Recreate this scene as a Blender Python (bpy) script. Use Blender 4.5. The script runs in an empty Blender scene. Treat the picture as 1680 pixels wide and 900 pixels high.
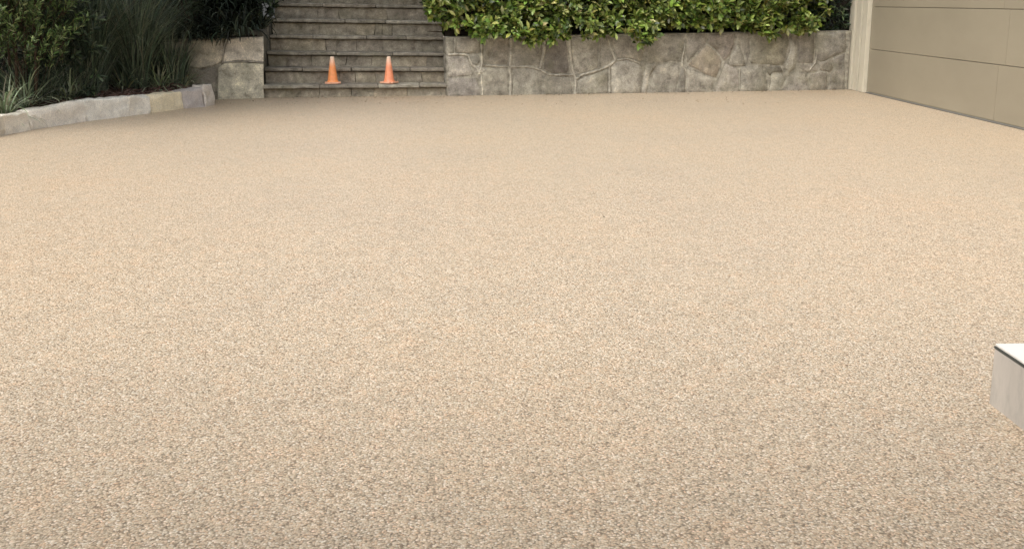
import bpy, bmesh, math, random
import numpy as np
from mathutils import Vector, noise
random.seed(7); rng = np.random.default_rng(7)
scene = bpy.context.scene
COL = scene.collection
R = math.radians

# ------------------------------------------------------------------ camera
H = 1.30                                   # eye height above the driveway
FPX, CX, CY = 1500.0, 840.0, 270.0         # focal length and principal point, in photo pixels
PITCH = math.atan(CY / FPX); YAW = R(2.52)
cam = bpy.data.objects.new('camera', bpy.data.cameras.new('camera'))
COL.objects.link(cam); scene.camera = cam
cam.location = (0, 0, H)
cam.rotation_euler = (math.pi/2 - PITCH, 0, -YAW)
cam.data.sensor_width = 36; cam.data.lens = 36 * FPX / 1680
cam.data.shift_y = (CY - 450) / 1680
cam.data.clip_start = 0.05; cam.data.clip_end = 500

# ------------------------------------------------------------------ light
SUN_EL, SUN_AZ = R(54), R(228)              # thin bright cloud, light mostly from the left and a little behind (azimuth from +Y clockwise)
world = bpy.data.worlds.new('World'); scene.world = world; world.use_nodes = True
wn = world.node_tree; wn.nodes.clear()
sky = wn.nodes.new('ShaderNodeTexSky'); sky.sky_type = 'NISHITA'; sky.sun_disc = False
sky.sun_elevation = SUN_EL; sky.sun_rotation = SUN_AZ; sky.dust_density = 4; sky.air_density = 1.0; sky.ozone_density = 1.0
hs = wn.nodes.new('ShaderNodeHueSaturation'); hs.inputs['Saturation'].default_value = 0.15   # thin overcast
bg = wn.nodes.new('ShaderNodeBackground'); bg.inputs['Strength'].default_value = 0.15
wo = wn.nodes.new('ShaderNodeOutputWorld')
wn.links.new(sky.outputs[0], hs.inputs['Color']); wn.links.new(hs.outputs[0], bg.inputs[0]); wn.links.new(bg.outputs[0], wo.inputs[0])
sd = bpy.data.lights.new('sun', 'SUN'); sd.energy = 0.8; sd.angle = R(30); sd.color = (1, .93, .82)
sun = bpy.data.objects.new('sun', sd); COL.objects.link(sun)
sdir = Vector((math.sin(SUN_AZ)*math.cos(SUN_EL), math.cos(SUN_AZ)*math.cos(SUN_EL), math.sin(SUN_EL)))
sun.rotation_euler = sdir.to_track_quat('Z', 'Y').to_euler(); sun.location = sdir * 30
scene.view_settings.view_transform = 'Standard'; scene.view_settings.look = 'None'
scene.view_settings.gamma = 1; scene.view_settings.exposure = 1.0

# ------------------------------------------------------------------ measuring helpers
_f = Vector((math.sin(YAW)*math.cos(PITCH), math.cos(YAW)*math.cos(PITCH), -math.sin(PITCH)))
_r = Vector((math.cos(YAW), -math.sin(YAW), 0)); _u = _r.cross(_f)
EYE = Vector((0, 0, H))
def ray(x, y): return _f + _r*((x-CX)/FPX) + _u*(-(y-CY)/FPX)
def G(x, y, z=0.0):                         # photo point -> point on the level at height z
    d = ray(x, y); return EYE + d*((z-H)/d.z)
def P(x, y, o, n):                          # photo point -> point on the plane through o with normal n
    d = ray(x, y); return EYE + d*((o-EYE).dot(n)/d.dot(n))
def nz(p, s=1.0, seed=0): return noise.noise(Vector(p)*s + Vector((seed*7.31, seed*3.7, seed*1.9)))

def sc3(c, f, g=0.0):
    m_ = sum(c)/3; return tuple((x*(1-g)+m_*h*g)*f for x, h in zip(c, (1.07, 1.0, .87)))
# ------------------------------------------------------------------ object helpers
def tag(o, label=None, cat=None, group=None, kind=None):
    if label: o['label'] = label
    if cat: o['category'] = cat
    if group: o['group'] = group
    if kind: o['kind'] = kind
    return o
def thing(name, loc, label, cat, group=None):
    o = bpy.data.objects.new(name, None); COL.objects.link(o); o.location = loc; o.empty_display_size = .1
    return tag(o, label, cat, group)
def wloc(o):
    v = Vector(o.location)
    while o.parent: o = o.parent; v += o.location
    return v
def link(name, me, m, parent=None, color=None, loc=None):
    o = bpy.data.objects.new(name, me); COL.objects.link(o)
    if m is not None and not me.materials: me.materials.append(m)
    if parent: o.parent = parent
    if loc is not None: o.location = loc
    if color: o.color = (*color, 1)
    return o
def mk(name, verts, faces, m, parent=None, color=None, smooth=False, cols=None):  # verts in world space
    off = wloc(parent) if parent else Vector((0, 0, 0))
    me = bpy.data.meshes.new(name)
    me.from_pydata([tuple(Vector(v)-off) for v in verts], [], faces); me.update()
    if smooth: me.polygons.foreach_set('use_smooth', [True]*len(me.polygons))
    return link(name, me, m, parent, color)
def mk_np(name, V, F, m, parent=None, cols=None, smooth=True):                    # F: (n,3|4) arrays list
    off = np.array(wloc(parent)) if parent else np.zeros(3)
    V = V - off
    me = bpy.data.meshes.new(name)
    nl = sum(f.size for f in F); npoly = sum(len(f) for f in F)
    me.vertices.add(len(V)); me.vertices.foreach_set('co', V.astype(np.float32).ravel())
    me.loops.add(nl); me.loops.foreach_set('vertex_index', np.concatenate([f.ravel() for f in F]).astype(np.int32))
    me.polygons.add(npoly)
    tot = np.concatenate([np.full(len(f), f.shape[1]) for f in F]).astype(np.int32)
    st = np.concatenate([[0], np.cumsum(tot)[:-1]]).astype(np.int32)
    me.polygons.foreach_set('loop_start', st); me.polygons.foreach_set('loop_total', tot)
    me.polygons.foreach_set('use_smooth', np.full(npoly, smooth))
    me.update(calc_edges=True)
    if cols is not None:
        a = me.color_attributes.new('tint', 'FLOAT_COLOR', 'POINT')
        a.data.foreach_set('color', np.c_[cols, np.ones(len(cols))].astype(np.float32).ravel())
    return link(name, me, m, parent)
def box_bm(bm, lo, hi):
    x0, y0, z0 = lo; x1, y1, z1 = hi
    v = [bm.verts.new(c) for c in ((x0,y0,z0),(x1,y0,z0),(x1,y1,z0),(x0,y1,z0),(x0,y0,z1),(x1,y0,z1),(x1,y1,z1),(x0,y1,z1))]
    for f in ((0,3,2,1),(4,5,6,7),(0,1,5,4),(1,2,6,5),(2,3,7,6),(3,0,4,7)): bm.faces.new([v[i] for i in f])
def boxes(name, bl, m, parent=None, bevel=0.0, color=None):
    bm = bmesh.new()
    for lo, hi in bl: box_bm(bm, lo, hi)
    if bevel: bmesh.ops.bevel(bm, geom=bm.edges[:], offset=bevel, segments=2, affect='EDGES', profile=.6)
    off = wloc(parent) if parent else Vector()
    for v in bm.verts: v.co -= off
    me = bpy.data.meshes.new(name); bm.to_mesh(me); bm.free()
    return link(name, me, m, parent, color)
def rough_hex(name, c8, m, parent, color, cuts=2, amp=.012, bevel=.012, seed=0, label=None):
    """stone block from 8 world corners (bottom 4 then top 4, both anticlockwise from above), edges worn and uneven"""
    off = wloc(parent); bm = bmesh.new()
    v = [bm.verts.new(Vector(c)-off) for c in c8]
    for f in ((0,3,2,1),(4,5,6,7),(0,1,5,4),(1,2,6,5),(2,3,7,6),(3,0,4,7)): bm.faces.new([v[i] for i in f])
    bmesh.ops.bevel(bm, geom=bm.edges[:], offset=bevel, segments=1, affect='EDGES')
    L = [e for e in bm.edges if e.calc_length() > .09]
    bmesh.ops.subdivide_edges(bm, edges=L, cuts=cuts, use_grid_fill=True)
    for w in bm.verts:
        p = w.co + off
        w.co += Vector((nz(p, 9, seed), nz(p, 9, seed+3), nz(p, 9, seed+5)))*amp
    bmesh.ops.recalc_face_normals(bm, faces=bm.faces[:])
    me = bpy.data.meshes.new(name); bm.to_mesh(me); bm.free()
    me.polygons.foreach_set('use_smooth', [True]*len(me.polygons))
    try: me.set_sharp_from_angle(angle=R(38))
    except Exception: pass
    return tag(link(name, me, m, parent, color), label)

# ------------------------------------------------------------------ materials
def mat(name):
    m = bpy.data.materials.new(name); m.use_nodes = True
    t = m.node_tree; b = t.nodes['Principled BSDF']
    return m, t, b
def N(t, typ, **kw):
    n = t.nodes.new(typ)
    for k, v in kw.items():
        if k in n.inputs: n.inputs[k].default_value = v
        else: setattr(n, k, v)
    return n
def ramp(t, fac, stops, interp='LINEAR'):
    r = t.nodes.new('ShaderNodeValToRGB'); r.color_ramp.interpolation = interp
    e = r.color_ramp.elements
    while len(e) < len(stops): e.new(.5)
    for i, (p, c) in enumerate(stops):
        e[i].position = p; e[i].color = (*c, 1) if len(c) == 3 else c
    t.links.new(fac, r.inputs[0]); return r
def mix(t, fac, a, b, mode='MIX'):
    n = t.nodes.new('ShaderNodeMix'); n.data_type = 'RGBA'; n.blend_type = mode
    for s, v in ((0, fac), (6, a), (7, b)):
        if hasattr(v, 'links') or hasattr(v, 'is_output'): t.links.new(v, n.inputs[s])
        else: n.inputs[s].default_value = v if s == 0 else (*v, 1)
    return n.outputs[2]
def bump(t, h, dist, strength=1.0, prev=None):
    b = t.nodes.new('ShaderNodeBump'); b.inputs['Distance'].default_value = dist; b.inputs['Strength'].default_value = strength
    t.links.new(h, b.inputs['Height'])
    if prev is not None: t.links.new(prev, b.inputs['Normal'])
    return b.outputs[0]

def gravel_material():
    m, t, b = mat('resin_bound_gravel'); L = t.links.new
    tc = N(t, 'ShaderNodeTexCoord')
    w = N(t, 'ShaderNodeTexNoise', Scale=70.0, Detail=1.0); L(tc.outputs['Object'], w.inputs['Vector'])
    sc = N(t, 'ShaderNodeVectorMath', operation='SCALE'); L(w.outputs['Color'], sc.inputs[0]); sc.inputs['Scale'].default_value = .006
    ad = N(t, 'ShaderNodeVectorMath', operation='ADD'); L(tc.outputs['Object'], ad.inputs[0]); L(sc.outputs[0], ad.inputs[1])
    v = N(t, 'ShaderNodeTexVoronoi', Scale=165.0); L(ad.outputs[0], v.inputs['Vector'])
    sp = N(t, 'ShaderNodeSeparateColor'); L(v.outputs['Color'], sp.inputs[0])
    stones = ramp(t, sp.outputs[0], [(0, (.19,.145,.10)), (.10, (.31,.25,.175)), (.24, (.44,.36,.262)), (.42, (.49,.408,.295)),
              (.58, (.53,.43,.312)), (.74, (.555,.47,.35)), (.88, (.60,.525,.41)), (.97, (.71,.64,.53))], 'CONSTANT')
    stones.color_ramp.interpolation = 'LINEAR'
    hue = ramp(t, sp.outputs[1], [(0, (.93,.95,.97)), (.35, (1.0,.99,.99)), (.7, (1.02,.99,.98)), (.9, (1.06,.975,.93)), (1, (1.11,.95,.88))])
    c = mix(t, 1.0, stones.outputs[0], hue.outputs[0], 'MULTIPLY')
    # clusters: batches of redder and greyer stone trowelled together
    n1 = N(t, 'ShaderNodeTexNoise', Scale=9.0, Detail=5.0, Roughness=.62); L(tc.outputs['Object'], n1.inputs['Vector'])
    r1 = ramp(t, n1.outputs['Fac'], [(.3, (.88,.875,.87)), (.45, (.98,.98,.975)), (.56, (1.02,1.0,.98)), (.7, (1.08,.99,.93))])
    c = mix(t, .75, c, r1.outputs[0], 'MULTIPLY')
    n2 = N(t, 'ShaderNodeTexNoise', Scale=.55, Detail=4.0, Roughness=.55); L(tc.outputs['Object'], n2.inputs['Vector'])
    r2 = ramp(t, n2.outputs['Fac'], [(.3, (.94,.94,.95)), (.48, (1,.995,.99)), (.62, (1.02,.995,.97)), (.75, (1.06,1.0,.95))])
    c = mix(t, 1.0, c, r2.outputs[0], 'MULTIPLY')
    # resin between the stones, darkened to paint in the crevice shade
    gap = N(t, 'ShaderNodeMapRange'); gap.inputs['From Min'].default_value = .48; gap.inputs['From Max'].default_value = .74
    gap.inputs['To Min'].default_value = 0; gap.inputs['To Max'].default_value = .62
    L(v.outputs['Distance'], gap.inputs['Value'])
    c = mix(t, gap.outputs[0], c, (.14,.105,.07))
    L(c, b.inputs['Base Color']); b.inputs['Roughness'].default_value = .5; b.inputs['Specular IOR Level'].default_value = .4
    inv = N(t, 'ShaderNodeMath', operation='SUBTRACT'); inv.inputs[0].default_value = 1; L(v.outputs['Distance'], inv.inputs[1])
    L(bump(t, inv.outputs[0], .003, .5), b.inputs['Normal'])
    return m

def stone_material(name, rough=.9, streaks=.35, moss=.3, fine=1.0, lich=.45, con=1.0):
    """rubble / sandstone; object colour carries each stone's own hue"""
    m, t, b = mat(name); L = t.links.new
    tc = N(t, 'ShaderNodeTexCoord'); oi = N(t, 'ShaderNodeObjectInfo')
    geo = N(t, 'ShaderNodeNewGeometry')
    a = N(t, 'ShaderNodeTexNoise', Scale=7.0*fine, Detail=7.0, Roughness=.68); L(geo.outputs['Position'], a.inputs['Vector'])
    r = ramp(t, a.outputs['Fac'], [(.30, (.42,.40,.38)), (.44, (.82,.81,.79)), (.56, (1.08,1.07,1.04)), (.70, (1.6,1.57,1.48))])
    c = mix(t, con, oi.outputs['Color'], r.outputs[0], 'MULTIPLY')
    g = N(t, 'ShaderNodeTexNoise', Scale=90.0*fine, Detail=3.0, Roughness=.7); L(geo.outputs['Position'], g.inputs['Vector'])
    rg = ramp(t, g.outputs['Fac'], [(.3, (.6,.6,.6)), (.5, (1,1,1)), (.72, (1.45,1.43,1.38))])
    c = mix(t, .9, c, rg.outputs[0], 'MULTIPLY')
    # grey-white lichen in streaky patches
    mp = N(t, 'ShaderNodeMapping'); mp.inputs['Scale'].default_value = (11, 11, 4.0); L(geo.outputs['Position'], mp.inputs['Vector'])
    l = N(t, 'ShaderNodeTexNoise', Scale=1.0, Detail=6.0, Roughness=.75, Distortion=.6); L(mp.outputs[0], l.inputs['Vector'])
    rl = ramp(t, l.outputs['Fac'], [(.56, (0,0,0)), (.70, (lich,)*3)])
    c = mix(t, rl.outputs[0], c, (.47,.45,.40))
    # dark damp streaks and olive algae
    mp2 = N(t, 'ShaderNodeMapping'); mp2.inputs['Scale'].default_value = (5, 5, 1.6); mp2.inputs['Location'].default_value = (3, 8, 1); L(geo.outputs['Position'], mp2.inputs['Vector'])
    l2 = N(t, 'ShaderNodeTexNoise', Scale=1.0, Detail=5.0, Roughness=.7); L(mp2.outputs[0], l2.inputs['Vector'])
    rl2 = ramp(t, l2.outputs['Fac'], [(.52, (0,0,0)), (.68, (streaks,)*3)])
    c = mix(t, rl2.outputs[0], c, (.075,.068,.055))
    l3 = N(t, 'ShaderNodeTexNoise', Scale=3.1, Detail=4.0); L(geo.outputs['Position'], l3.inputs['Vector'])
    rl3 = ramp(t, l3.outputs['Fac'], [(.5, (0,0,0)), (.68, (moss,)*3)])
    c = mix(t, rl3.outputs[0], c, (.17,.17,.085))
    L(c, b.inputs['Base Color']); b.inputs['Roughness'].default_value = rough; b.inputs['Specular IOR Level'].default_value = .25
    L(bump(t, g.outputs['Fac'], .004, .8, bump(t, a.outputs['Fac'], .03, .8)), b.inputs['Normal'])
    return m

def soil_material(name, c0, c1, sc=30.0):
    m, t, b = mat(name); L = t.links.new
    geo = N(t, 'ShaderNodeNewGeometry')
    a = N(t, 'ShaderNodeTexNoise', Scale=sc, Detail=8.0, Roughness=.7); L(geo.outputs['Position'], a.inputs['Vector'])
    r = ramp(t, a.outputs['Fac'], [(.35, c0), (.65, c1)]); L(r.outputs[0], b.inputs['Base Color'])
    b.inputs['Specular IOR Level'].default_value = .1; b.inputs['Roughness'].default_value = .95; L(bump(t, a.outputs['Fac'], .03), b.inputs['Normal'])
    return m

def leaf_material(name, rough=.42, trans=.25, spec=.5):
    m, t, b = mat(name); L = t.links.new
    at = N(t, 'ShaderNodeAttribute', attribute_name='tint')
    geo = N(t, 'ShaderNodeNewGeometry')
    n = N(t, 'ShaderNodeTexNoise', Scale=60.0, Detail=3.0); L(geo.outputs['Position'], n.inputs['Vector'])
    r = ramp(t, n.outputs['Fac'], [(.3, (.75,.78,.7)), (.7, (1.2,1.18,1.1))])
    c = mix(t, 1.0, at.outputs['Color'], r.outputs[0], 'MULTIPLY')
    L(c, b.inputs['Base Color']); b.inputs['Roughness'].default_value = rough; b.inputs['Specular IOR Level'].default_value = spec
    tr = N(t, 'ShaderNodeBsdfTranslucent'); L(c, tr.inputs['Color'])
    mx = N(t, 'ShaderNodeMixShader'); mx.inputs[0].default_value = trans
    L(b.outputs[0], mx.inputs[1]); L(tr.outputs[0], mx.inputs[2]); L(mx.outputs[0], t.nodes['Material Output'].inputs['Surface'])
    return m

def paint_material(name, col, var=.06, rough=.5, stains=(.3,.27,.2), stain=.2, scale=(2, 2, .7)):
    m, t, b = mat(name); L = t.links.new
    geo = N(t, 'ShaderNodeNewGeometry')
    mp = N(t, 'ShaderNodeMapping'); mp.inputs['Scale'].default_value = scale; L(geo.outputs['Position'], mp.inputs['Vector'])
    a = N(t, 'ShaderNodeTexNoise', Scale=1.6, Detail=6.0, Roughness=.6); L(mp.outputs[0], a.inputs['Vector'])
    r = ramp(t, a.outputs['Fac'], [(.3, (1-var*2,)*3), (.7, (1+var,)*3)])
    c = mix(t, 1.0, col, r.outputs[0], 'MULTIPLY')
    s = N(t, 'ShaderNodeTexNoise', Scale=5.0, Detail=7.0, Roughness=.7); L(mp.outputs[0], s.inputs['Vector'])
    rs = ramp(t, s.outputs['Fac'], [(.5, (0,0,0)), (.75, (stain,)*3)])
    c = mix(t, rs.outputs[0], c, stains)
    f = N(t, 'ShaderNodeTexNoise', Scale=140.0, Detail=2.0); L(geo.outputs['Position'], f.inputs['Vector'])
    L(c, b.inputs['Base Color']); b.inputs['Roughness'].default_value = rough
    L(bump(t, f.outputs['Fac'], .001, .6), b.inputs['Normal'])
    return m

M = {}
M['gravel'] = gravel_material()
M['rubble'] = stone_material('rubble_stone', streaks=.22, moss=.25, lich=.28, con=1.0)
M['step'] = stone_material('step_sandstone', streaks=.14, moss=.2, fine=1.3, lich=.2, con=1.0)
M['kerb'] = stone_material('kerb_sandstone', streaks=.05, moss=.02, fine=1.6, lich=.0, con=.3)
M['mortar'] = stone_material('lime_mortar', streaks=.25, moss=.15, fine=2.0, lich=.15)
M['mulch'] = soil_material('bark_mulch', (.035,.02,.014), (.13,.075,.05), 45)
M['earth'] = soil_material('garden_earth', (.018,.013,.009), (.045,.033,.022), 12)
M['chip'], _t, _b = mat('bark_chips')
_oi = N(_t, 'ShaderNodeAttribute', attribute_name='tint'); _t.links.new(_oi.outputs['Color'], _b.inputs['Base Color']); _b.inputs['Roughness'].default_value = .9
M['hedge'] = leaf_material('hedge_leaf', .36, .28, .55)
M['blade'] = leaf_material('strappy_leaf', .45, .2, .45)
M['dark_leaf'] = leaf_material('dark_leaf', .45, .15, .4)
M['bark'] = soil_material('twig_bark', (.05,.035,.022), (.14,.10,.07), 25)
M['door'] = paint_material('khaki_door_paint', (.295,.258,.19), .045, .42, (.25,.22,.16), .22, (1.2, .5, .9))
M['trim'] = paint_material('cream_trim_paint', (.64,.59,.47), .05, .45, (.34,.30,.22), .30, (3, 3, .8))
M['wallpaint'] = paint_material('cream_wall_render', (.50,.46,.36), .06, .8, (.3,.27,.2), .2)
M['seal'] = paint_material('rubber_seal', (.09,.08,.065), .2, .7, (.1,.09,.07), .4)
M['render'] = paint_material('grey_cement_render', (.47,.43,.38), .09, .75, (.26,.245,.215), .5, (4, 4, 1.2))
M['cap'] = paint_material('white_stone_cap', (.72,.70,.65), .02, .35, (.7,.68,.62), .2)
M['edge'] = paint_material('dark_joint_shadow', (.05,.055,.05), .1, .5, (.1,.1,.09), .2)
M['roof'] = paint_material('grey_fascia', (.35,.34,.31), .05, .5)

# ------------------------------------------------------------------ key points
A = G(433, 161.0); A[2] = 0                     # right foot of the left cheek wall
B = G(733, 157.5); B[2] = 0                     # left foot of the long retaining wall
C = G(1388, 147.0); C[2] = 0                    # wall meets the garage
JX = G(1416, 152).x                             # garage front plane
def unit(v): v = Vector((v.x, v.y, 0)); return v.normalized()
wd = unit(C-B); wn_ = Vector((wd.y, -wd.x, 0))        # wall direction, outward normal (towards viewer)
st = unit(B-A); sn = Vector((st.y, -st.x, 0)); sb = -sn   # stair nosing direction, outward, back
# ------------------------------------------------------------------ ground
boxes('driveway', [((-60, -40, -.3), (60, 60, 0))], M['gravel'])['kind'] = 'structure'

# ------------------------------------------------------------------ stone staircase
STAIR_W = (B-A).length
NOSE = [(139.2, 137.6), (111.6, 111.6), (84.5, 87.0), (57.2, 60.2), (31, 34.6), (5, 9)]
T = .29
stair = thing('stone_staircase', (A+B)/2, 'weathered grey brown stone garden steps rising between two rubble walls, cones on the first tread', 'staircase')
def nose_z(i):
    o = A + sb*(T*i + .02)
    if i < len(NOSE):
        l, r = NOSE[i]
        return (P(435+i*4, l, o, sn).z, P(732-i*4, r, o, sn).z)
    l, r = nose_z(len(NOSE)-1); k = i-len(NOSE)+1
    return (l+.2*k, r+.2*k)
NS = 10
zs = [(0, 0)] + [nose_z(i) for i in range(NS)]
slab_cols = [sc3(sc3(c, 1), 1.08, .5) for c in [(.27,.245,.20), (.31,.285,.235), (.24,.215,.18), (.29,.25,.20), (.33,.31,.26)]]
riser_cols = [tuple(.4*a+.6*b for a, b in zip(sc3(c, 1.65), (.39, .345, .275))) for c in [(.24,.215,.17), (.21,.19,.16), (.27,.245,.19), (.20,.175,.15), (.25,.235,.20), (.28,.24,.18)]]
breaks_s = [[.30,.62,.85],[.2,.47,.8],[.38,.7],[.24,.55,.78],[.42,.66],[.28,.6],[.35,.7],[.2,.5,.8],[.4,.75],[.3,.6]]
breaks_r = [[.12,.3,.47,.60,.78],[.28,.40,.49,.60,.72,.86],[.10,.235,.44,.58,.74,.9],[.31,.49,.64,.83],
            [.27,.36,.49,.60,.64,.70,.84],[.25,.37,.53,.66,.8],[.2,.45,.7],[.3,.5,.8],[.25,.6],[.3,.7]]
E0, E1 = -.02, STAIR_W + .01
core = []
for i in range(NS):
    z0l, z0r = zs[i]; z1l, z1r = zs[i+1]
    def zz(l, r, s): return l + (r-l)*s/STAIR_W
    d0 = T*i
    def pt(s, d, z): p = A + st*s + sb*d; return Vector((p.x, p.y, z))
    # riser stones
    cuts = [E0] + [b*STAIR_W for b in breaks_r[i]] + [E1]
    cap = .046
    skw = [0] + [random.uniform(-.03, .03) for _ in cuts[1:-1]] + [0]
    for k in range(len(cuts)-1):
        s0, s1 = cuts[k]+.0015, cuts[k+1]-.0015
        pr = random.uniform(-.006, .008)
        zt0, zt1 = zz(z1l,z1r,s0)-cap-.012, zz(z1l,z1r,s1)-cap-.012
        zb0, zb1 = (zz(z0l,z0r,s0)-.015, zz(z0l,z0r,s1)-.015) if i else (-.05, -.05)
        sk, sk1 = skw[k], skw[k+1]
        c8 = [pt(s0+sk, d0+.055-pr, zb0), pt(s1+sk1, d0+.055-pr, zb1), pt(s1+sk1, d0+.16, zb1), pt(s0+sk, d0+.16, zb0),
              pt(s0, d0+.055-pr, zt0), pt(s1, d0+.055-pr, zt1), pt(s1, d0+.16, zt1), pt(s0, d0+.16, zt0)]
        cc = random.choice(riser_cols); f = random.uniform(.88, 1.0)
        rough_hex('riser_stone', c8, M['step'], stair, tuple(x*f for x in cc), 2, .009, .004, i*9+k)
    # tread slabs, oversailing the riser
    cuts = [E0] + [b*STAIR_W for b in breaks_s[i]] + [E1]
    for k in range(len(cuts)-1):
        s0, s1 = cuts[k]+.003, cuts[k+1]-.003
        f0 = d0 - random.uniform(.0, .014); dz = random.uniform(-.005, .005)
        a0, a1 = zz(z1l,z1r,s0)+dz, zz(z1l,z1r,s1)+dz
        c8 = [pt(s0, f0, a0-cap), pt(s1, f0, a1-cap), pt(s1, d0+T+.045, a1-cap), pt(s0, d0+T+.045, a0-cap),
              pt(s0, f0, a0), pt(s1, f0, a1), pt(s1, d0+T+.045, a1), pt(s0, d0+T+.045, a0)]
        cc = random.choice(slab_cols); f = random.uniform(.95, 1.12)
        rough_hex('tread_slab', c8, M['step'], stair, tuple(x*f for x in cc), 3, .0075, .009, i*5+k+60)
    core.append([pt(E0, d0+.11, -.1), pt(E1, d0+.11, -.1), pt(E1, T*NS+.3, -.1), pt(E0, T*NS+.3, -.1),
                 pt(E0, d0+.11, z1l-.03), pt(E1, d0+.11, z1r-.03), pt(E1, T*NS+.3, z1r-.03), pt(E0, T*NS+.3, z1l-.03)])
V, F = [], []
for c in core:
    n0 = len(V); V += c
    F += [tuple(n0+i for i in f) for f in ((4,5,6,7),(0,1,5,4),(1,2,6,5),(3,0,4,7))]
mk('rubble_core', V, F, M['mortar'], stair, (.22,.2,.165))

# ------------------------------------------------------------------ rubble walls
def poly_stone(name, pts, o, n, m, parent, color, proud=.018, inset=.012, seed=0, label=None, rough=.006):
    """irregular wall stone from an outline on the plane (o, n); has rounded arrises and an uneven face"""
    n = n.normalized(); up = Vector((0, 0, 1)); s = up.cross(n).normalized()
    p2 = [((p-o).dot(s), (p-o).z) for p in pts]
    area = sum(p2[i][0]*p2[(i+1) % len(p2)][1]-p2[(i+1) % len(p2)][0]*p2[i][1] for i in range(len(p2)))
    if area < 0: p2.reverse()
    out = []
    for i in range(len(p2)):
        a, b = p2[i], p2[(i+1) % len(p2)]
        L = math.dist(a, b); k = max(1, int(round(L/.075)))
        for j in range(k):
            q = (a[0]+(b[0]-a[0])*j/k, a[1]+(b[1]-a[1])*j/k)
            w = rough if j else rough*.6
            out.append((q[0]+nz((q[0], q[1], seed), 14)*w*2, q[1]+nz((q[0], q[1], seed+9), 14)*w*2))
    if len(out) < 6:
        out = [x for i in range(len(out)) for x in (out[i], ((out[i][0]+out[(i+1) % len(out)][0])/2, (out[i][1]+out[(i+1) % len(out)][1])/2))]
    cx = sum(q[0] for q in out)/len(out); cz = sum(q[1] for q in out)/len(out)
    def W(x, z, d): return o + s*x + up*z + n*d
    def toward(q, d):
        v = Vector((cx-q[0], cz-q[1])); L = v.length
        return (q[0]+v.x*min(d/max(L, 1e-5), .6), q[1]+v.y*min(d/max(L, 1e-5), .6))
    K = len(out); V = [W(*q, -.02) for q in out]
    for d, pr in ((inset*.25, .6), (inset*1.2, 1.0)):
        for q in out:
            x, z = toward(q, d); V.append(W(x, z, proud*pr + nz((x, z, seed), 11)*.006))
    for q in out:
        x, z = q[0]+(cx-q[0])*.5, q[1]+(cz-q[1])*.5; V.append(W(x, z, proud*1.15 + nz((x, z, seed), 13)*.012))
    V.append(W(cx, cz, proud*1.25 + nz((cx, cz, seed), 12)*.01))
    F = []
    for r in range(3):
        for i in range(K):
            j = (i+1) % K; F.append((r*K+i, r*K+j, (r+1)*K+j, (r+1)*K+i))
    for i in range(K): F.append((3*K+i, 3*K+(i+1) % K, 4*K))
    ob = mk(name, V, F, m, parent, color, smooth=True)
    return tag(ob, label)

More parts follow.
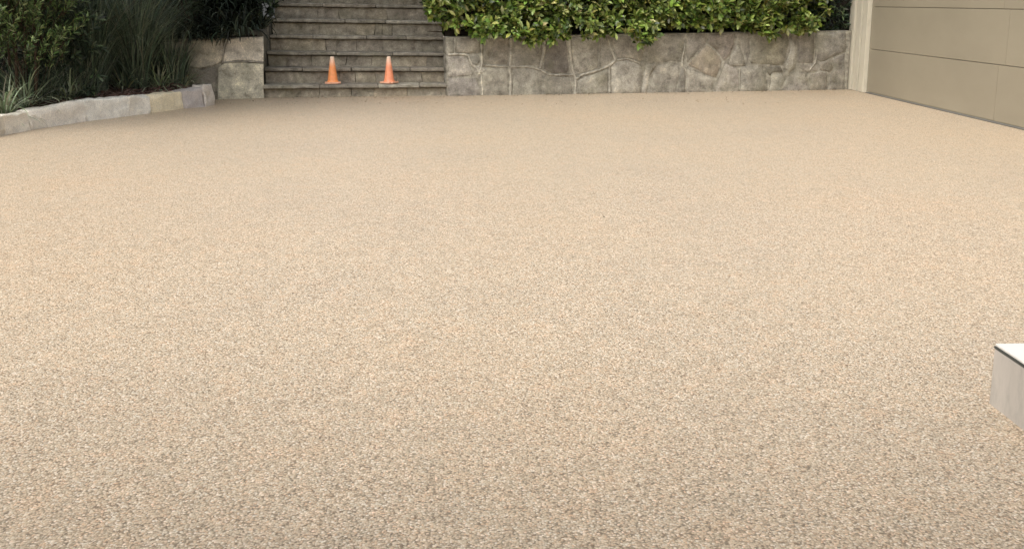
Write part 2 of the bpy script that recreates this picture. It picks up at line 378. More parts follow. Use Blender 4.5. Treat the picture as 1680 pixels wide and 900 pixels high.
# long wall right of the steps, stones traced one by one
W_TOP = [(733, 62), (1388, 51.0)]
def wall_top(x): return 62 + (51.0-62)*(x-733)/(1388-733)
wall = thing('retaining_wall', (B+C)/2, 'long low grey rubble retaining wall with pale raised mortar joints, right of the steps under the leafy hedge', 'wall')
STN = [  # outline in photo pixels, colour
 ([(735,64),(745,63),(745,87),(735,88)], (.22,.21,.18)),
 ([(748,63),(787,62),(787,86),(770,88),(760,87),(749,86)], (.24,.215,.175)),
 ([(769,92),(786,91),(787,101),(782,108),(773,104)], (.23,.225,.19)),
 ([(735,93),(762,92),(768,99),(771,112),(776,122),(768,124),(737,126)], (.36,.33,.30)),
 ([(736,129),(768,128),(780,129),(786,142),(789,157.5),(735,158)], (.27,.245,.235)),
 ([(778,110),(789,108),(800,114),(792,121),(780,119)], (.33,.31,.28)),
 ([(793,62),(834,62),(834,86),(832,105),(812,106),(795,104)], (.235,.205,.165)),
 ([(797,111),(832,112),(834,125),(833,157),(795,157.5),(790,140),(788,126)], (.29,.27,.22)),
 ([(843,63),(890,63),(889,85),(884,107),(866,107),(845,108),(842,88)], (.215,.20,.17)),
 ([(843,114),(864,112),(876,113),(884,118),(888,133),(887,156),(841,156.5)], (.31,.295,.245)),
 ([(891,122),(900,126),(930,127),(938,132),(940,155),(893,156)], (.24,.22,.18)),
 ([(897,72),(902,62),(929,62),(931,90),(933,112),(930,120),(904,120),(892,113)], (.15,.128,.118)),
 ([(938,62),(979,61),(980,90),(981,110),(968,117),(952,120),(943,114),(939,90)], (.32,.30,.25)),
 ([(984,61),(995,60),(1006,95),(1001,104),(985,109)], (.27,.25,.21)),
 ([(947,134),(958,127),(985,119),(996,112),(997,130),(996,153.5),(948,155)], (.29,.27,.22)),
 ([(1001,61),(1036,60),(1060,59),(1058,80),(1050,101),(1038,97),(1022,94),(1013,97)], (.25,.225,.19)),
 ([(1003,110),(1012,101),(1030,99),(1046,104),(1054,112),(1050,151.5),(1003,153)], (.33,.31,.265)),
 ([(1062,84),(1064,59),(1095,58),(1124,57),(1122,76),(1117,102),(1098,100),(1080,103),(1064,100)], (.245,.225,.185)),
 ([(1060,104),(1078,106),(1070,116),(1064,132),(1060,148),(1053,150),(1056,125)], (.35,.33,.285)),
 ([(1072,120),(1080,107),(1098,103),(1112,106),(1114,116),(1107,148),(1066,149.5)], (.33,.31,.265)),
 ([(1116,118),(1121,110),(1124,126),(1124,148),(1111,148.5)], (.20,.185,.155)),
 ([(1128,111),(1146,120),(1170,131),(1169,146),(1127,148)], (.32,.295,.245)),
 ([(1128,56.5),(1160,56),(1158,72),(1143,86),(1128,103),(1125,88)], (.225,.20,.175)),
 ([(1160,74),(1175,86),(1184,101),(1179,118),(1174,128),(1150,118),(1129,106),(1144,89)], (.29,.225,.155)),
 ([(1163,56),(1201,55.5),(1205,72),(1196,92),(1187,99),(1177,84),(1162,71)], (.25,.205,.18)),
 ([(1210,76),(1219,90),(1222,107),(1208,109),(1194,106),(1199,93)], (.29,.27,.225)),
 ([(1190,104),(1206,112),(1211,118),(1212,144),(1174,145.5),(1180,128),(1186,114)], (.34,.305,.275)),
 ([(1206,55),(1229,54.5),(1230,84),(1226,103),(1222,88),(1213,72)], (.235,.215,.185)),
 ([(1215,110),(1234,108),(1250,111),(1256,124),(1259,143),(1214,144)], (.29,.275,.235)),
 ([(1233,54.5),(1262,54),(1290,53.5),(1294,68),(1288,96),(1284,106),(1262,106),(1232,104),(1229,100)], (.235,.22,.165)),
 ([(1254,110),(1280,109),(1284,118),(1268,118),(1262,124),(1258,118)], (.17,.155,.13)),
 ([(1265,121),(1282,121),(1288,128),(1279,142.5),(1264,143)], (.35,.34,.30)),
 ([(1282,142),(1291,129),(1303,119),(1313,117.5),(1321,122),(1326,142)], (.315,.295,.27)),
 ([(1297,54),(1306,53.5),(1306,80),(1304,112),(1294,118),(1288,112),(1296,84)], (.33,.315,.27)),
 ([(1309,53.5),(1335,53),(1336,80),(1333,103),(1309,104)], (.20,.18,.155)),
 ([(1308,107),(1338,106),(1340,117),(1325,119),(1316,114)], (.26,.235,.20)),
 ([(1338,53),(1387,52),(1387,84),(1366,92),(1352,100),(1338,98)], (.235,.22,.195)),
 ([(1328,121),(1346,118),(1356,120),(1357,141.5),(1329,142)], (.26,.23,.195)),
 ([(1343,103),(1362,97),(1366,112),(1360,118),(1346,115)], (.25,.225,.19)),
 ([(1367,96),(1386,88),(1386,141),(1361,141.5),(1362,122),(1369,113)], (.205,.185,.165)),
]
def base_y(x): return 157.5 + (147.0-157.5)*(x-733)/(1388-733)
for i, (pl, c) in enumerate(STN):
    pts = []
    for (x, y) in pl:
        q = P(x, y, B, wn_); q.z = max(q.z, -.03)
        if y > base_y(x)-8: q.z = -.02
        pts.append(q)
    poly_stone('wall_stone', pts, B, wn_, M['rubble'], wall, tuple(.8*a+.2*b for a, b in zip(sc3(c, 1.3, .5), (.33, .315, .27))), random.uniform(.004, .013), .007, i)
ZT_L = P(733, 62, B, wn_).z; ZT_R = P(1388, 51, B, wn_).z
def quadwall(name, p0, p1, zt0, zt1, thick, back, m, parent, color, inset=0.0, zb=-.1):
    q0, q1 = p0 + back*thick, p1 + back*thick
    a0, a1 = p0 + back*inset, p1 + back*inset
    V = [(a0.x,a0.y,zb),(a1.x,a1.y,zb),(q1.x,q1.y,zb),(q0.x,q0.y,zb),(a0.x,a0.y,zt0),(a1.x,a1.y,zt1),(q1.x,q1.y,zt1),(q0.x,q0.y,zt0)]
    return mk(name, V, [(4,5,6,7),(0,1,5,4),(1,2,6,5),(2,3,7,6),(3,0,4,7)], m, parent, color)
quadwall('mortar_bed', B, C+wd*.02, ZT_L+.005, ZT_R+.005, .34, -wn_, M['mortar'], wall, (.36,.34,.29))
# raised pointing ribbons on the left half
def ribbon(pl, w, o, n, parent, color, h=.016):
    n = n.normalized(); up = Vector((0,0,1)); s = up.cross(n)
    pts = [P(x, y, o, n) for x, y in pl]; dense = []
    for a, b in zip(pts, pts[1:]):
        k = max(2, int((b-a).length/.05))
        dense += [a.lerp(b, j/k) for j in range(k)]
    dense.append(pts[-1]); V, F = [], []
    for i, p in enumerate(dense):
        d = (dense[min(i+1, len(dense)-1)]-dense[max(i-1, 0)]).normalized(); pr = d.cross(n).normalized()
        ww = w*(1+.5*nz(p, 12)); p = p + pr*nz(p, 10, 4)*.006
        V += [p-pr*ww*.5-n*.01, p-pr*ww*.32+n*h*.9, p+pr*ww*.32+n*h*.9, p+pr*ww*.5-n*.01]
    for i in range(len(dense)-1):
        for k in range(3): F.append((i*4+k, i*4+k+1, i*4+4+k+1, i*4+4+k))
    return mk('mortar_joint', V, F, M['mortar'], parent, color, smooth=True)
PALE = (.52,.49,.42)
for pl, w in [([(735,90.5),(752,89),(768,91),(774,106),(784,114),(790,125),(792,156)], .026), ([(747,63),(746,88)], .02),
              ([(790,62),(790,85),(791,106),(786,122)], .032), ([(838,63),(839,88),(836,108),(838,130),(838,156)], .045),
              ([(791,107),(812,108.5),(836,109.5),(865,109.5),(886,114),(900,123),(935,123.5),(944,121)], .026),
              ([(895,64),(892,88),(886,112)], .036), ([(934,63),(936,92),(939,114),(944,128),(944,154)], .032),
              ([(997,62),(1003,82),(1010,99),(1000,108),(983,115),(955,123),(944,130)], .034), ([(1000,108),(1000,152)], .032),
              ([(1009,99),(1030,96.5),(1050,104)], .026), ([(1124,72),(1120,92),(1119,108),(1126,118)], .028),
              ([(1213,112),(1213,144)], .015), ([(1303,72),(1300,106)], .022), ([(1341,80),(1337,104),(1327,116)], .022), ([(983,60),(982.5,112)], .012)]:
    ribbon(pl, w, B, wn_, wall, (lambda f: tuple(c*f for c in PALE))(random.uniform(.85, 1.08)))
# end return of the wall beside the steps
Bq = B + st*.0
side_n = -st
for k, (z0, z1) in enumerate([(0, .30), (.31, .56), (.57, ZT_L)]):
    for j, (d0, d1) in enumerate([(.01, .17), (.18, .33)]):
        pts = [B + (-wn_)*d0 + Vector((0,0,z0)), B + (-wn_)*d1 + Vector((0,0,z0)), B + (-wn_)*d1 + Vector((0,0,z1-.01)), B + (-wn_)*d0 + Vector((0,0,z1-.01))]
        poly_stone('wall_stone', pts, B, Vector((-wd.x, -wd.y, 0)), M['rubble'], wall, (.24,.225,.19), .012, .01, 90+k*3+j)

# cheek wall left of the steps
wl = G(355, 163.5); wl[2] = 0
ld = unit(A-wl); ln = Vector((ld.y, -ld.x, 0))
L0 = A - ld*3.6
ZL = P(433, 60.5, A, ln).z
cheek = thing('cheek_wall', A, 'short pale stone wall end left of the steps, dark spiky plant drooping over its top', 'wall')
quadwall('mortar_bed', L0, A - ld*.02, ZL-.06, ZL-.01, .36, -ln, M['mortar'], cheek, (.33,.31,.26), .015)
CST = [([(369,80),(374,66),(392,62),(412,60.5),(432.5,60.5),(432.5,101),(412,100),(390,99),(366,102)], (.50,.47,.42)),
       ([(358,112),(368,104),(392,102.5),(412,103.5),(432.5,104.5),(433,161),(408,162.5),(383,163.5),(370,158),(356,163)], (.47,.45,.35)),
       ([(309,68),(330,66),(364,66),(369,78),(363,101),(350,108),(328,112),(304,108)], (.37,.34,.28)),
       ([(304,112),(328,115),(352,112),(355,120),(353,140),(352,164),(322,166),(302,166)], (.20,.18,.155)),
       ([(262,70),(304,68.5),(299,108),(296,128),(262,128)], (.30,.275,.23)), ([(262,132),(297,131),(296,170),(262,172)], (.25,.23,.2)),
       ([(215,72),(257,70),(256,120),(214,118)], (.26,.24,.2)), ([(160,74),(210,72),(208,130),(160,128)], (.28,.26,.22)), ([(90,76),(155,74),(154,124),(90,126)], (.26,.24,.2))]
for i, (pl, c) in enumerate(CST):
    pts = [P(x, y, A, ln) for x, y in pl]
    for q, (x, y) in zip(pts, pl):
        if y > 155: q.z = -.03
    poly_stone('wall_stone', pts, A, ln, M['rubble'], cheek, sc3(c, 1.5, .45), .012, .012, 40+i, rough=.004)
# its end face along the steps, running back beside them
for k in range(4):
    d0 = .02 + k*.42; h = ZL + .08*k
    p0 = A - ld*.03
    o = p0 + sb*d0; e = p0 + sb*(d0+.4)
    c8 = [o - st*.30, o, e, e - st*.30]; c8 = [Vector((c.x, c.y, -.05)) for c in c8] + [Vector((c.x, c.y, h-.015)) for c in c8]
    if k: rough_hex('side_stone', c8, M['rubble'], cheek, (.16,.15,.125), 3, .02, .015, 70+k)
ribbon([(365,103),(366,84),(372,64)], .02, A + ln*.01, ln, cheek, (.50,.47,.42), .012)
ribbon([(366,102.5),(392,100.5),(412,101.5),(432,102.5)], .018, A + ln*.01, ln, cheek, (.50,.47,.42), .012)

# ------------------------------------------------------------------ planted terraces (earth behind walls, either side of the steps)
def terrain(name, fn, x0, x1, y0, y1, nx, ny, m):
    V, F = [], []
    for j in range(ny+1):
        for i in range(nx+1):
            V.append(fn(x0+(x1-x0)*i/nx, y0+(y1-y0)*j/ny))
    for j in range(ny):
        for i in range(nx):
            a = j*(nx+1)+i; F.append((a, a+1, a+nx+2, a+nx+1))
    o = mk(name, V, F, m, smooth=True); o['kind'] = 'structure'; return o
def tr(u, v):                                   # right terrace: u along wall, v back
    p = B + wd*u - wn_*(v+.3); s = max(0, v)
    return (p.x, p.y, ZT_L-.05 + .75*min(s, 2.4) + .25*max(0, s-2.4) + .05*nz((u, v, 0), 1.3))
terrain('planted_bank', tr, .02, 14, 0, 14, 40, 40, M['earth'])
def tl(u, v):
    p = A - ld*(u+.03) - ln*(v+.33); s = max(0, v)
    return (p.x, p.y, ZL-.09 + .75*min(s, 2.4) + .25*max(0, s-2.4) + .05*nz((u, v, 3), 1.3))
terrain('garden_bank', tl, 0, 16, 0, 14, 40, 40, M['earth'])
zb = max(zs[-1])
q = [A + sb*(T*NS+.2) - st*.3, B + sb*(T*NS+.2) + st*.3, B + sb*12 + st*.3, A + sb*12 - st*.3]
mk('upper_path', [(p.x, p.y, zb-.02 + .004*i) for i, p in enumerate(q)], [(0,1,2,3)], M['mortar'], None, (.2,.18,.15))['kind'] = 'structure'

# ------------------------------------------------------------------ kerb and bed at the left
KB = [(-420,330),(-260,285),(-120,250),(-40,232),(9,222),(52,213.5),(141,199.5),(214,190.5),(248,186),(302,178.5),(337,175.5),(353,172)]
KT = [(-420,285),(-260,246),(-120,216),(-40,199),(9,191),(52,184),(141,166.5),(214,160.5),(248,156),(302,151),(337,145),(353,140)]
kp = [G(x, y) for x, y in KB]
for p in kp: p.z = 0
kerb = thing('stone_kerb', kp[6], 'low curving kerb of cream sandstone blocks holding back the mulched bed at the left', 'kerb')
kz = []
for p, (x, y) in zip(kp, KT):
    n = Vector((p.x, p.y, 0)).normalized(); kz.append(P(x, y, p, n).z)
kcol = [(.70,.64,.54)]*4 + [(.80,.74,.64), (.80,.75,.67), (.80,.77,.70), (.78,.74,.66), (.82,.73,.54), (.48,.44,.42), (.66,.61,.55)]
bl_lab = {8: 'yellow sandstone block', 9: 'grey purple block', 10: 'tall rounded end stone'}
def knorm(i):
    a = kp[max(i-1, 0)]; b = kp[min(i+1, len(kp)-1)]; d = unit(b-a); return Vector((-d.y, d.x, 0))
for i in range(len(kp)-1):
    a, b = kp[i], kp[i+1]; d = unit(b-a)
    na, nb = knorm(i), knorm(i+1)
    segs = max(1, int(round((b-a).length/.6))) if i < 3 else 1
    for s in range(segs):
        p, q = a.lerp(b, s/segs) + d*.001, a.lerp(b, (s+1)/segs) - d*.001
        za, zb_ = kz[i]+(kz[i+1]-kz[i])*s/segs, kz[i]+(kz[i+1]-kz[i])*(s+1)/segs
        dz = random.uniform(-.01, .012); th = .2 + random.uniform(-.02, .02)
        if i == 10: za, zb_ = kz[10]+.035, kz[11]-.0; dz = 0
        lean = .015
        c8 = [p, q, q+nb*th, p+na*th]; c8 = [Vector((c.x, c.y, -.06)) for c in c8] + \
             [Vector((c.x, c.y, z+dz)) for c, z in zip((p+na*lean, q+nb*lean, q+nb*th, p+na*th), (za, zb_, zb_, za))]
        rough_hex('kerb_stone', c8, M['kerb'], kerb, kcol[i], 6, .027, .010, 200+i*4+s, bl_lab.get(i))
# bed surface
def bed_h(p):
    return .15 + .05*nz(p, 1.1, 2)
V, F = [], []
NB = 14
for i, p in enumerate(kp):
    n = knorm(i)
    far = L0 - ld*3.0 if i < 3 else None
    for j in range(NB+1):
        t_ = j/NB; q0 = p + n*.19
        # run back to the cheek wall line (and its extension)
        d = (A-q0).dot(ln)/n.dot(ln) if abs(n.dot(ln)) > .05 else 3
        q1 = q0 + n*min(abs(d), 6.0)
        w = q0.lerp(q1, t_); V.append((w.x, w.y, kz[i]-.055 + .16*t_ + .03*nz(w, 3)*min(1, t_*4)))
for i in range(len(kp)-1):
    for j in range(NB):
        a = i*(NB+1)+j; F.append((a, a+NB+1, a+NB+2, a+1))
bed = mk('garden_bed', V, F, M['mulch'], smooth=True); bed['kind'] = 'structure'

def chips(name, n, fn, smin, smax, cols, kind='stuff'):
    base = np.array([(-1,-.4,0),(1,-.35,0),(.9,.4,0),(-1,.35,0),(-.9,-.3,.25),(.85,-.3,.25),(.8,.3,.3),(-.9,.3,.22)], float)
    fc = np.array([(4,5,6,7),(0,1,5,4),(1,2,6,5),(2,3,7,6),(3,0,4,7)])
    Vs, Fs, Cs = [], [], []
    for i in range(n):
        p = fn(); s = random.uniform(smin, smax); a = random.uniform(0, 6.28); tl_ = random.gauss(0, .3)
        b = base*np.array([s, s*random.uniform(.5, 1), s*.6]); b[:, 2] += b[:, 0]*tl_
        ca, sa = math.cos(a), math.sin(a)
        b = np.c_[b[:, 0]*ca-b[:, 1]*sa, b[:, 0]*sa+b[:, 1]*ca, b[:, 2]] + np.array(p)
        Vs.append(b); Fs.append(fc+8*i); c = np.array(random.choice(cols))*random.uniform(.6, 1.3); Cs.append(np.tile(c, (8, 1)))
    o = mk_np(name, np.concatenate(Vs), [np.concatenate(Fs)], M['chip'], None, np.concatenate(Cs), False)
    if kind: o['kind'] = kind
    return o
bedV = V
def on_bed():
    i = random.randrange(3, len(kp)-1); j = random.random()**1.6*(NB-1); s = random.random()
    j0 = int(j); f = j-j0
    g = lambda a, b: Vector(bedV[a*(NB+1)+b])
    p = g(i, j0).lerp(g(i, j0+1), f).lerp(g(i+1, j0).lerp(g(i+1, j0+1), f), s); p.z += .006
    return p
ch = chips('mulch_chips', 5200, on_bed, .012, .034, [(.15,.08,.055), (.10,.06,.045), (.20,.12,.09), (.26,.17,.14), (.06,.04,.03)])
ch['label'] = 'red brown bark chips covering the bed behind the kerb'

# ------------------------------------------------------------------ foliage tools
def frames(dirs, ups):
    d = dirs/np.linalg.norm(dirs, axis=1, keepdims=True)
    s = np.cross(d, ups); s /= np.linalg.norm(s, axis=1, keepdims=True)+1e-9
    n = np.cross(s, d); return d, s, n
LT = np.array([(0,0,0), (.3,-.36,.03),(.3,0,-.03),(.3,.36,.03), (.68,-.46,-.03),(.68,0,-.09),(.68,.46,-.03), (1,0,-.22)])  # along, side, normal
LF3 = np.array([(0,1,2),(0,2,3),(4,7,5),(5,7,6)]); LF4 = np.array([(1,4,5,2),(2,5,6,3)])
def leaves(pos, dirs, ups, length, width, cols):
    """many small folded leaf blades -> (V, [F3, F4], C)"""
    d, s, n = frames(dirs, ups); K = len(pos)
    V = (pos[:, None] + d[:, None]*(LT[None, :, 0:1]*length[:, None, None]) + s[:, None]*(LT[None, :, 1:2]*width[:, None, None])
         + n[:, None]*(LT[None, :, 2:3]*length[:, None, None])).reshape(-1, 3)
    o = (np.arange(K)*8)[:, None, None]
    return V, [(LF3[None]+o).reshape(-1, 3), (LF4[None]+o).reshape(-1, 4)], np.repeat(cols, 8, 0)
def blades(pos, az, lean, length, width, droop, cols, seg=6):
    """arching strap leaves rising from pos"""
    K = len(pos); h = np.stack([np.cos(az), np.sin(az), np.zeros(K)], 1); s = np.stack([-np.sin(az), np.cos(az), np.zeros(K)], 1)
    V = np.zeros((K, seg+1, 2, 3)); p = pos.copy(); ang = np.pi/2 - lean
    for k in range(seg+1):
        t_ = k/seg; w = width*(1-t_**2.2)*(.6+.4*min(1, t_*4)) + width*.02
        V[:, k, 0] = p - s*w[:, None]*.5; V[:, k, 1] = p + s*w[:, None]*.5
        st_ = length/seg
        p = p + h*(np.cos(ang)*st_)[:, None] + np.array([0, 0, 1.])*(np.sin(ang)*st_)[:, None]
        ang = ang - droop/seg*(.5+t_*1.3)
    q = np.array([(2*k, 2*k+1, 2*k+3, 2*k+2) for k in range(seg)])
    F = (q[None] + (np.arange(K)*(seg+1)*2)[:, None, None]).reshape(-1, 4)
    return V.reshape(-1, 3), [F], np.repeat(cols, (seg+1)*2, 0)
def merge(parts):
    Vs, F3, F4, Cs, o = [], [], [], [], 0
    for V, F, C in parts:
        for f in F: (F3 if f.shape[1] == 3 else F4).append(f+o)
        Vs.append(V); Cs.append(C); o += len(V)
    F = ([np.concatenate(F3)] if F3 else []) + ([np.concatenate(F4)] if F4 else [])
    return np.concatenate(Vs), F, np.concatenate(Cs)
def tube(bm_v, bm_f, a, b, r0, r1, k=5):
    a, b = Vector(a), Vector(b); d = (b-a).normalized(); s = d.orthogonal().normalized(); u = d.cross(s); n0 = len(bm_v)
    for p, r in ((a, r0), (b, r1)):
        for i in range(k):
            t_ = 6.2832*i/k; bm_v.append(p + (s*math.cos(t_)+u*math.sin(t_))*r)
    for i in range(k): bm_f.append((n0+i, n0+(i+1) % k, n0+k+(i+1) % k, n0+k+i))
def rand_unit(n):
    v = rng.normal(size=(n, 3)); return v/np.linalg.norm(v, axis=1, keepdims=True)
def colours(base, n, var=.25, hue=.08):
    b = np.array(base)[rng.integers(0, len(base), n)]
    return np.clip(b*(1+rng.normal(0, var, (n, 1)))*(1+rng.normal(0, hue, (n, 3))), .004, .9)

def sprigs(centres, axes, nleaf, ln_, wd_, palette, var=.25, spread=.9):
    """whorls of leaves round shoot tips"""
    K = len(centres); pos = np.repeat(centres, nleaf, 0); ax = np.repeat(axes, nleaf, 0); n = len(pos)
    r = rand_unit(n); r -= ax*np.sum(r*ax, 1, keepdims=True); r /= np.linalg.norm(r, axis=1, keepdims=True)
    k = rng.uniform(.15, 1.25, (n, 1))*spread
    d = ax*1.0 + r*k*1.3
    pos = pos - ax*rng.uniform(0, .10, (n, 1)) + r*.008
    tone = np.repeat(1+rng.normal(0, .22, (K, 1)), nleaf, 0)
    cols = np.clip(colours(palette, n, var)*tone, .004, .9)
    ups = ax + rand_unit(n)*.35 + np.array([0, 0, .5])
    return leaves(pos, d, ups, rng.uniform(*ln_, n), rng.uniform(*wd_, n), cols)

# ------------------------------------------------------------------ hedge above the long wall
HP = [(.23,.30,.065), (.16,.23,.045), (.31,.37,.10), (.11,.165,.035), (.38,.41,.16), (.05,.08,.02)]
HY = [(.25,.24,.07), (.20,.20,.055)]
low = [(700,36),(720,44),(745,52),(775,60),(800,73),(825,62),(850,76),(880,82),(905,74),(925,80),(950,74),(975,66),(1000,60),(1020,64),(1050,78),(1068,74),(1080,54),(1100,47),(1130,50),(1160,52),(1185,58),(1205,62),(1230,54),(1255,68),(1280,60),(1296,56),(1320,62),(1335,54),(1350,34),(1365,10)]
def low_y(x):
    for (a, ya), (b, yb) in zip(low, low[1:]):
        if a <= x <= b: return ya+(yb-ya)*(x-a)/(b-a)
    return 30
def hedge(px0, px1, label, seed, dens=1.0, far=False):
    base = P((px0+px1)/2, 60, B, wn_) - wn_*.75; base.z = ZT_L + .2
    h = thing('hedge_shrub', base, label, 'shrub', 'glossy shrubs along the wall top')
    r_ = random.Random(seed); C_, A_ = [], []
    span = (px1-px0)
    for _ in range(int(span*3.6*dens)):
        x = r_.uniform(px0-6, px1+6); yl = low_y(x)
        t_ = r_.random()
        y = yl - 6 - (t_**1.0)*(yl+150)            # from lower fringe up past the top of the frame
        lump = nz((x/34, y/30, seed), 1) + .6*nz((x/14, y/14, seed+4), 1)
        if lump < -.22 and r_.random() < .85: continue
        over = .13 + .11*lump + (.12 if yl > 62 and y > 35 else 0) - .10*(1-min(1, max(0, (y+120)/120)))
        if y < 0: over -= .0020*(-y)
        o = B + wn_*(over + r_.uniform(-.05, .05))
        p = P(x, y, o, wn_); C_.append(p)
        a = Vector((r_.gauss(0, .35), 0, r_.gauss(.25, .45))) + wn_*1.0 + Vector((0, 0, -.55 if y > yl-16 else .1))
        A_.append(a.normalized())
    # deeper, darker layers
    for _ in range(int(span*3.0*dens)):
        x = r_.uniform(px0-4, px1+4); yl = min(low_y(x), 50); y = r_.uniform(-140, yl-3)
        o = B - wn_*r_.uniform(.12, .75); C_.append(P(x, y, o, wn_)); a = Vector((r_.gauss(0, .5), 0, r_.gauss(.2, .6))) + wn_; A_.append(a.normalized())
    C_ = np.array([tuple(c) for c in C_]); A_ = np.array([tuple(a) for a in A_])
    ys = rng.random(len(C_)) < .09
    parts = [sprigs(C_[~ys], A_[~ys], 8, (.085, .145), (.042, .064), HP), sprigs(C_[ys], A_[ys], 8, (.07, .12), (.034, .05), HY)]
    fo = mk_np('foliage', *merge(parts)[:2], M['hedge'], h, merge(parts)[2]); fo['kind'] = 'stuff'
    V, F = [], []
    for k in range(7):
        s = base + wd*r_.uniform(-.4, .4)*(span/160); s.z = ZT_L-.1 + r_.uniform(0, .1); s += wn_*r_.uniform(.0, .25)
        m1 = s + Vector((r_.uniform(-.15, .15), 0, r_.uniform(.4, .6))) + wn_*.15
        e = m1 + Vector((r_.uniform(-.25, .25), 0, r_.uniform(.2, .6))) + wn_*r_.uniform(.1, .35)
        tube(V, F, s, m1, .016, .012); tube(V, F, m1, e, .012, .005)
        for _ in range(2):
            tube(V, F, m1.lerp(e, .4), m1.lerp(e, .4) + Vector((r_.uniform(-.3, .3), 0, r_.uniform(-.1, .3))) + wn_*.3, .007, .003)
    mk('stems', V, F, M['bark'], h, smooth=True)
    return h
hedge(706, 880, 'bright green glossy leaved shrub spilling over the wall right beside the steps', 11)
hedge(880, 1062, 'glossy leaved shrub with yellowing leaf tips hanging lowest over the middle of the wall', 12)
hedge(1062, 1215, 'glossy green shrub trimmed level just above the wall between its two drooping neighbours', 13)
hedge(1215, 1352, 'loose green glossy shrub trailing over the wall nearest the garage post', 14)

def leafy_mass(name, centre, rad, n, ln_, wd_, pal, label, cat, m, seed, axis=(0, -.6, .5), nleaf=7, group=None, trunk=True, shell=.5):
    c = Vector(centre); h = thing(name, (c.x, c.y, c.z-rad[2]), label, cat, group); r_ = random.Random(seed)
    C_, A_ = [], []
    while len(C_) < n:
        v = Vector((r_.gauss(0, 1), r_.gauss(0, 1), r_.gauss(0, 1))).normalized()
        rr = shell + (1-shell)*r_.random()**.5; rr *= 1 + .28*nz(v*1.9, 1, seed) + .14*nz(v*5, 1, seed+2)
        if nz(v*4.2, 1, seed+7) < -.32: continue
        p = Vector((v.x*rad[0], v.y*rad[1], v.z*rad[2]))*rr + c
        if p.z < c.z-rad[2]: continue
        C_.append(tuple(p)); A_.append(tuple((v*.8 + Vector(axis) + Vector((r_.gauss(0, .25), r_.gauss(0, .25), r_.gauss(0, .25)))).normalized()))
    V, F, Cc = sprigs(np.array(C_), np.array(A_), nleaf, ln_, wd_, pal)
    mk_np('foliage', V, F, m, h, Cc)['kind'] = 'stuff'
    if trunk:
        V, F = [], []; b = Vector((c.x, c.y, c.z-rad[2]-.35))
        for k in range(6):
            s = b + Vector((r_.uniform(-.08, .08), r_.uniform(-.08, .08), 0)); v = Vector((r_.gauss(0, .5), r_.gauss(0, .5), 1)).normalized()
            m1 = s + v*rad[2]*.8; tube(V, F, s, m1, .03, .018)
            for _ in range(4):
                w = (v + Vector((r_.gauss(0, .6), r_.gauss(0, .6), r_.gauss(0, .4)))).normalized(); tube(V, F, m1, m1+w*rad[2]*.8, .014, .004)
        mk('stems', V, F, M['bark'], h, smooth=True)
    return h
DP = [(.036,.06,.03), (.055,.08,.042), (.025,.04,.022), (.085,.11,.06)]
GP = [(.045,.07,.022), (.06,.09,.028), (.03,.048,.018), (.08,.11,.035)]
def at(x, dist, z=0):                              # point seen at photo column x, at a distance, on height z
    d = ray(x, 100); d = Vector((d.x, d.y, 0)).normalized(); p = EYE + d*dist; p.z = z; return p
D0 = (A.y+B.y)/2
# dark planting behind, giving the hedge and garden their depth
g = 'dark shrubs on the bank behind'
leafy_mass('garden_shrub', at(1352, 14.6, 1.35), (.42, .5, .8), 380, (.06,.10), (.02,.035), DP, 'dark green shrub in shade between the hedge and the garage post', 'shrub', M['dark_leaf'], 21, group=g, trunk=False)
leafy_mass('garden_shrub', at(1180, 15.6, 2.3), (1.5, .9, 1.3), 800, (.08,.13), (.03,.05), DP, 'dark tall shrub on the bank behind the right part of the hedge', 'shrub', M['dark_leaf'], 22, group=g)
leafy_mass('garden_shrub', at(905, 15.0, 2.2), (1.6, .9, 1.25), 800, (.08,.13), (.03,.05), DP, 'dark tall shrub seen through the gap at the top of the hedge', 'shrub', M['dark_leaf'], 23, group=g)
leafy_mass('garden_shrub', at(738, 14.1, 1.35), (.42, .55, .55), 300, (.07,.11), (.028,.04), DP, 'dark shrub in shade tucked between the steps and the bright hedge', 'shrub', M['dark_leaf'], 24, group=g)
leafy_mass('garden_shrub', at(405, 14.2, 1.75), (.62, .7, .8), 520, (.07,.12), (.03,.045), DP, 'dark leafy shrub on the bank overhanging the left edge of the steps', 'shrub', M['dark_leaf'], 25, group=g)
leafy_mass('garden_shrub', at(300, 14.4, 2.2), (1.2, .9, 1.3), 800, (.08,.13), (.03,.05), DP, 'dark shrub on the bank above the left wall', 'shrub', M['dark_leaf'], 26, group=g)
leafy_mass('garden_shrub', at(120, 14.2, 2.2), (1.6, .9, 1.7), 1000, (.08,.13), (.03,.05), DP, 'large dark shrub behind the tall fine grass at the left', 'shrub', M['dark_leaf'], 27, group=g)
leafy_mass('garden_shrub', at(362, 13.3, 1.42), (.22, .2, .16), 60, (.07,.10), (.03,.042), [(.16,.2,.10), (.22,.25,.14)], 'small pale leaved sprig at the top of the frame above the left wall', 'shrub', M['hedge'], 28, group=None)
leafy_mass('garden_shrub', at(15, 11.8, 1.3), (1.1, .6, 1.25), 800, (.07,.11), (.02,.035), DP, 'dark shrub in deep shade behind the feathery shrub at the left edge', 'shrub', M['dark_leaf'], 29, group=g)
leafy_mass('garden_shrub', at(330, 13.6, 1.5), (.9, .5, .75), 600, (.07,.12), (.025,.04), DP, 'dark shrub directly above the left end of the pale wall', 'shrub', M['dark_leaf'], 30, group=g)
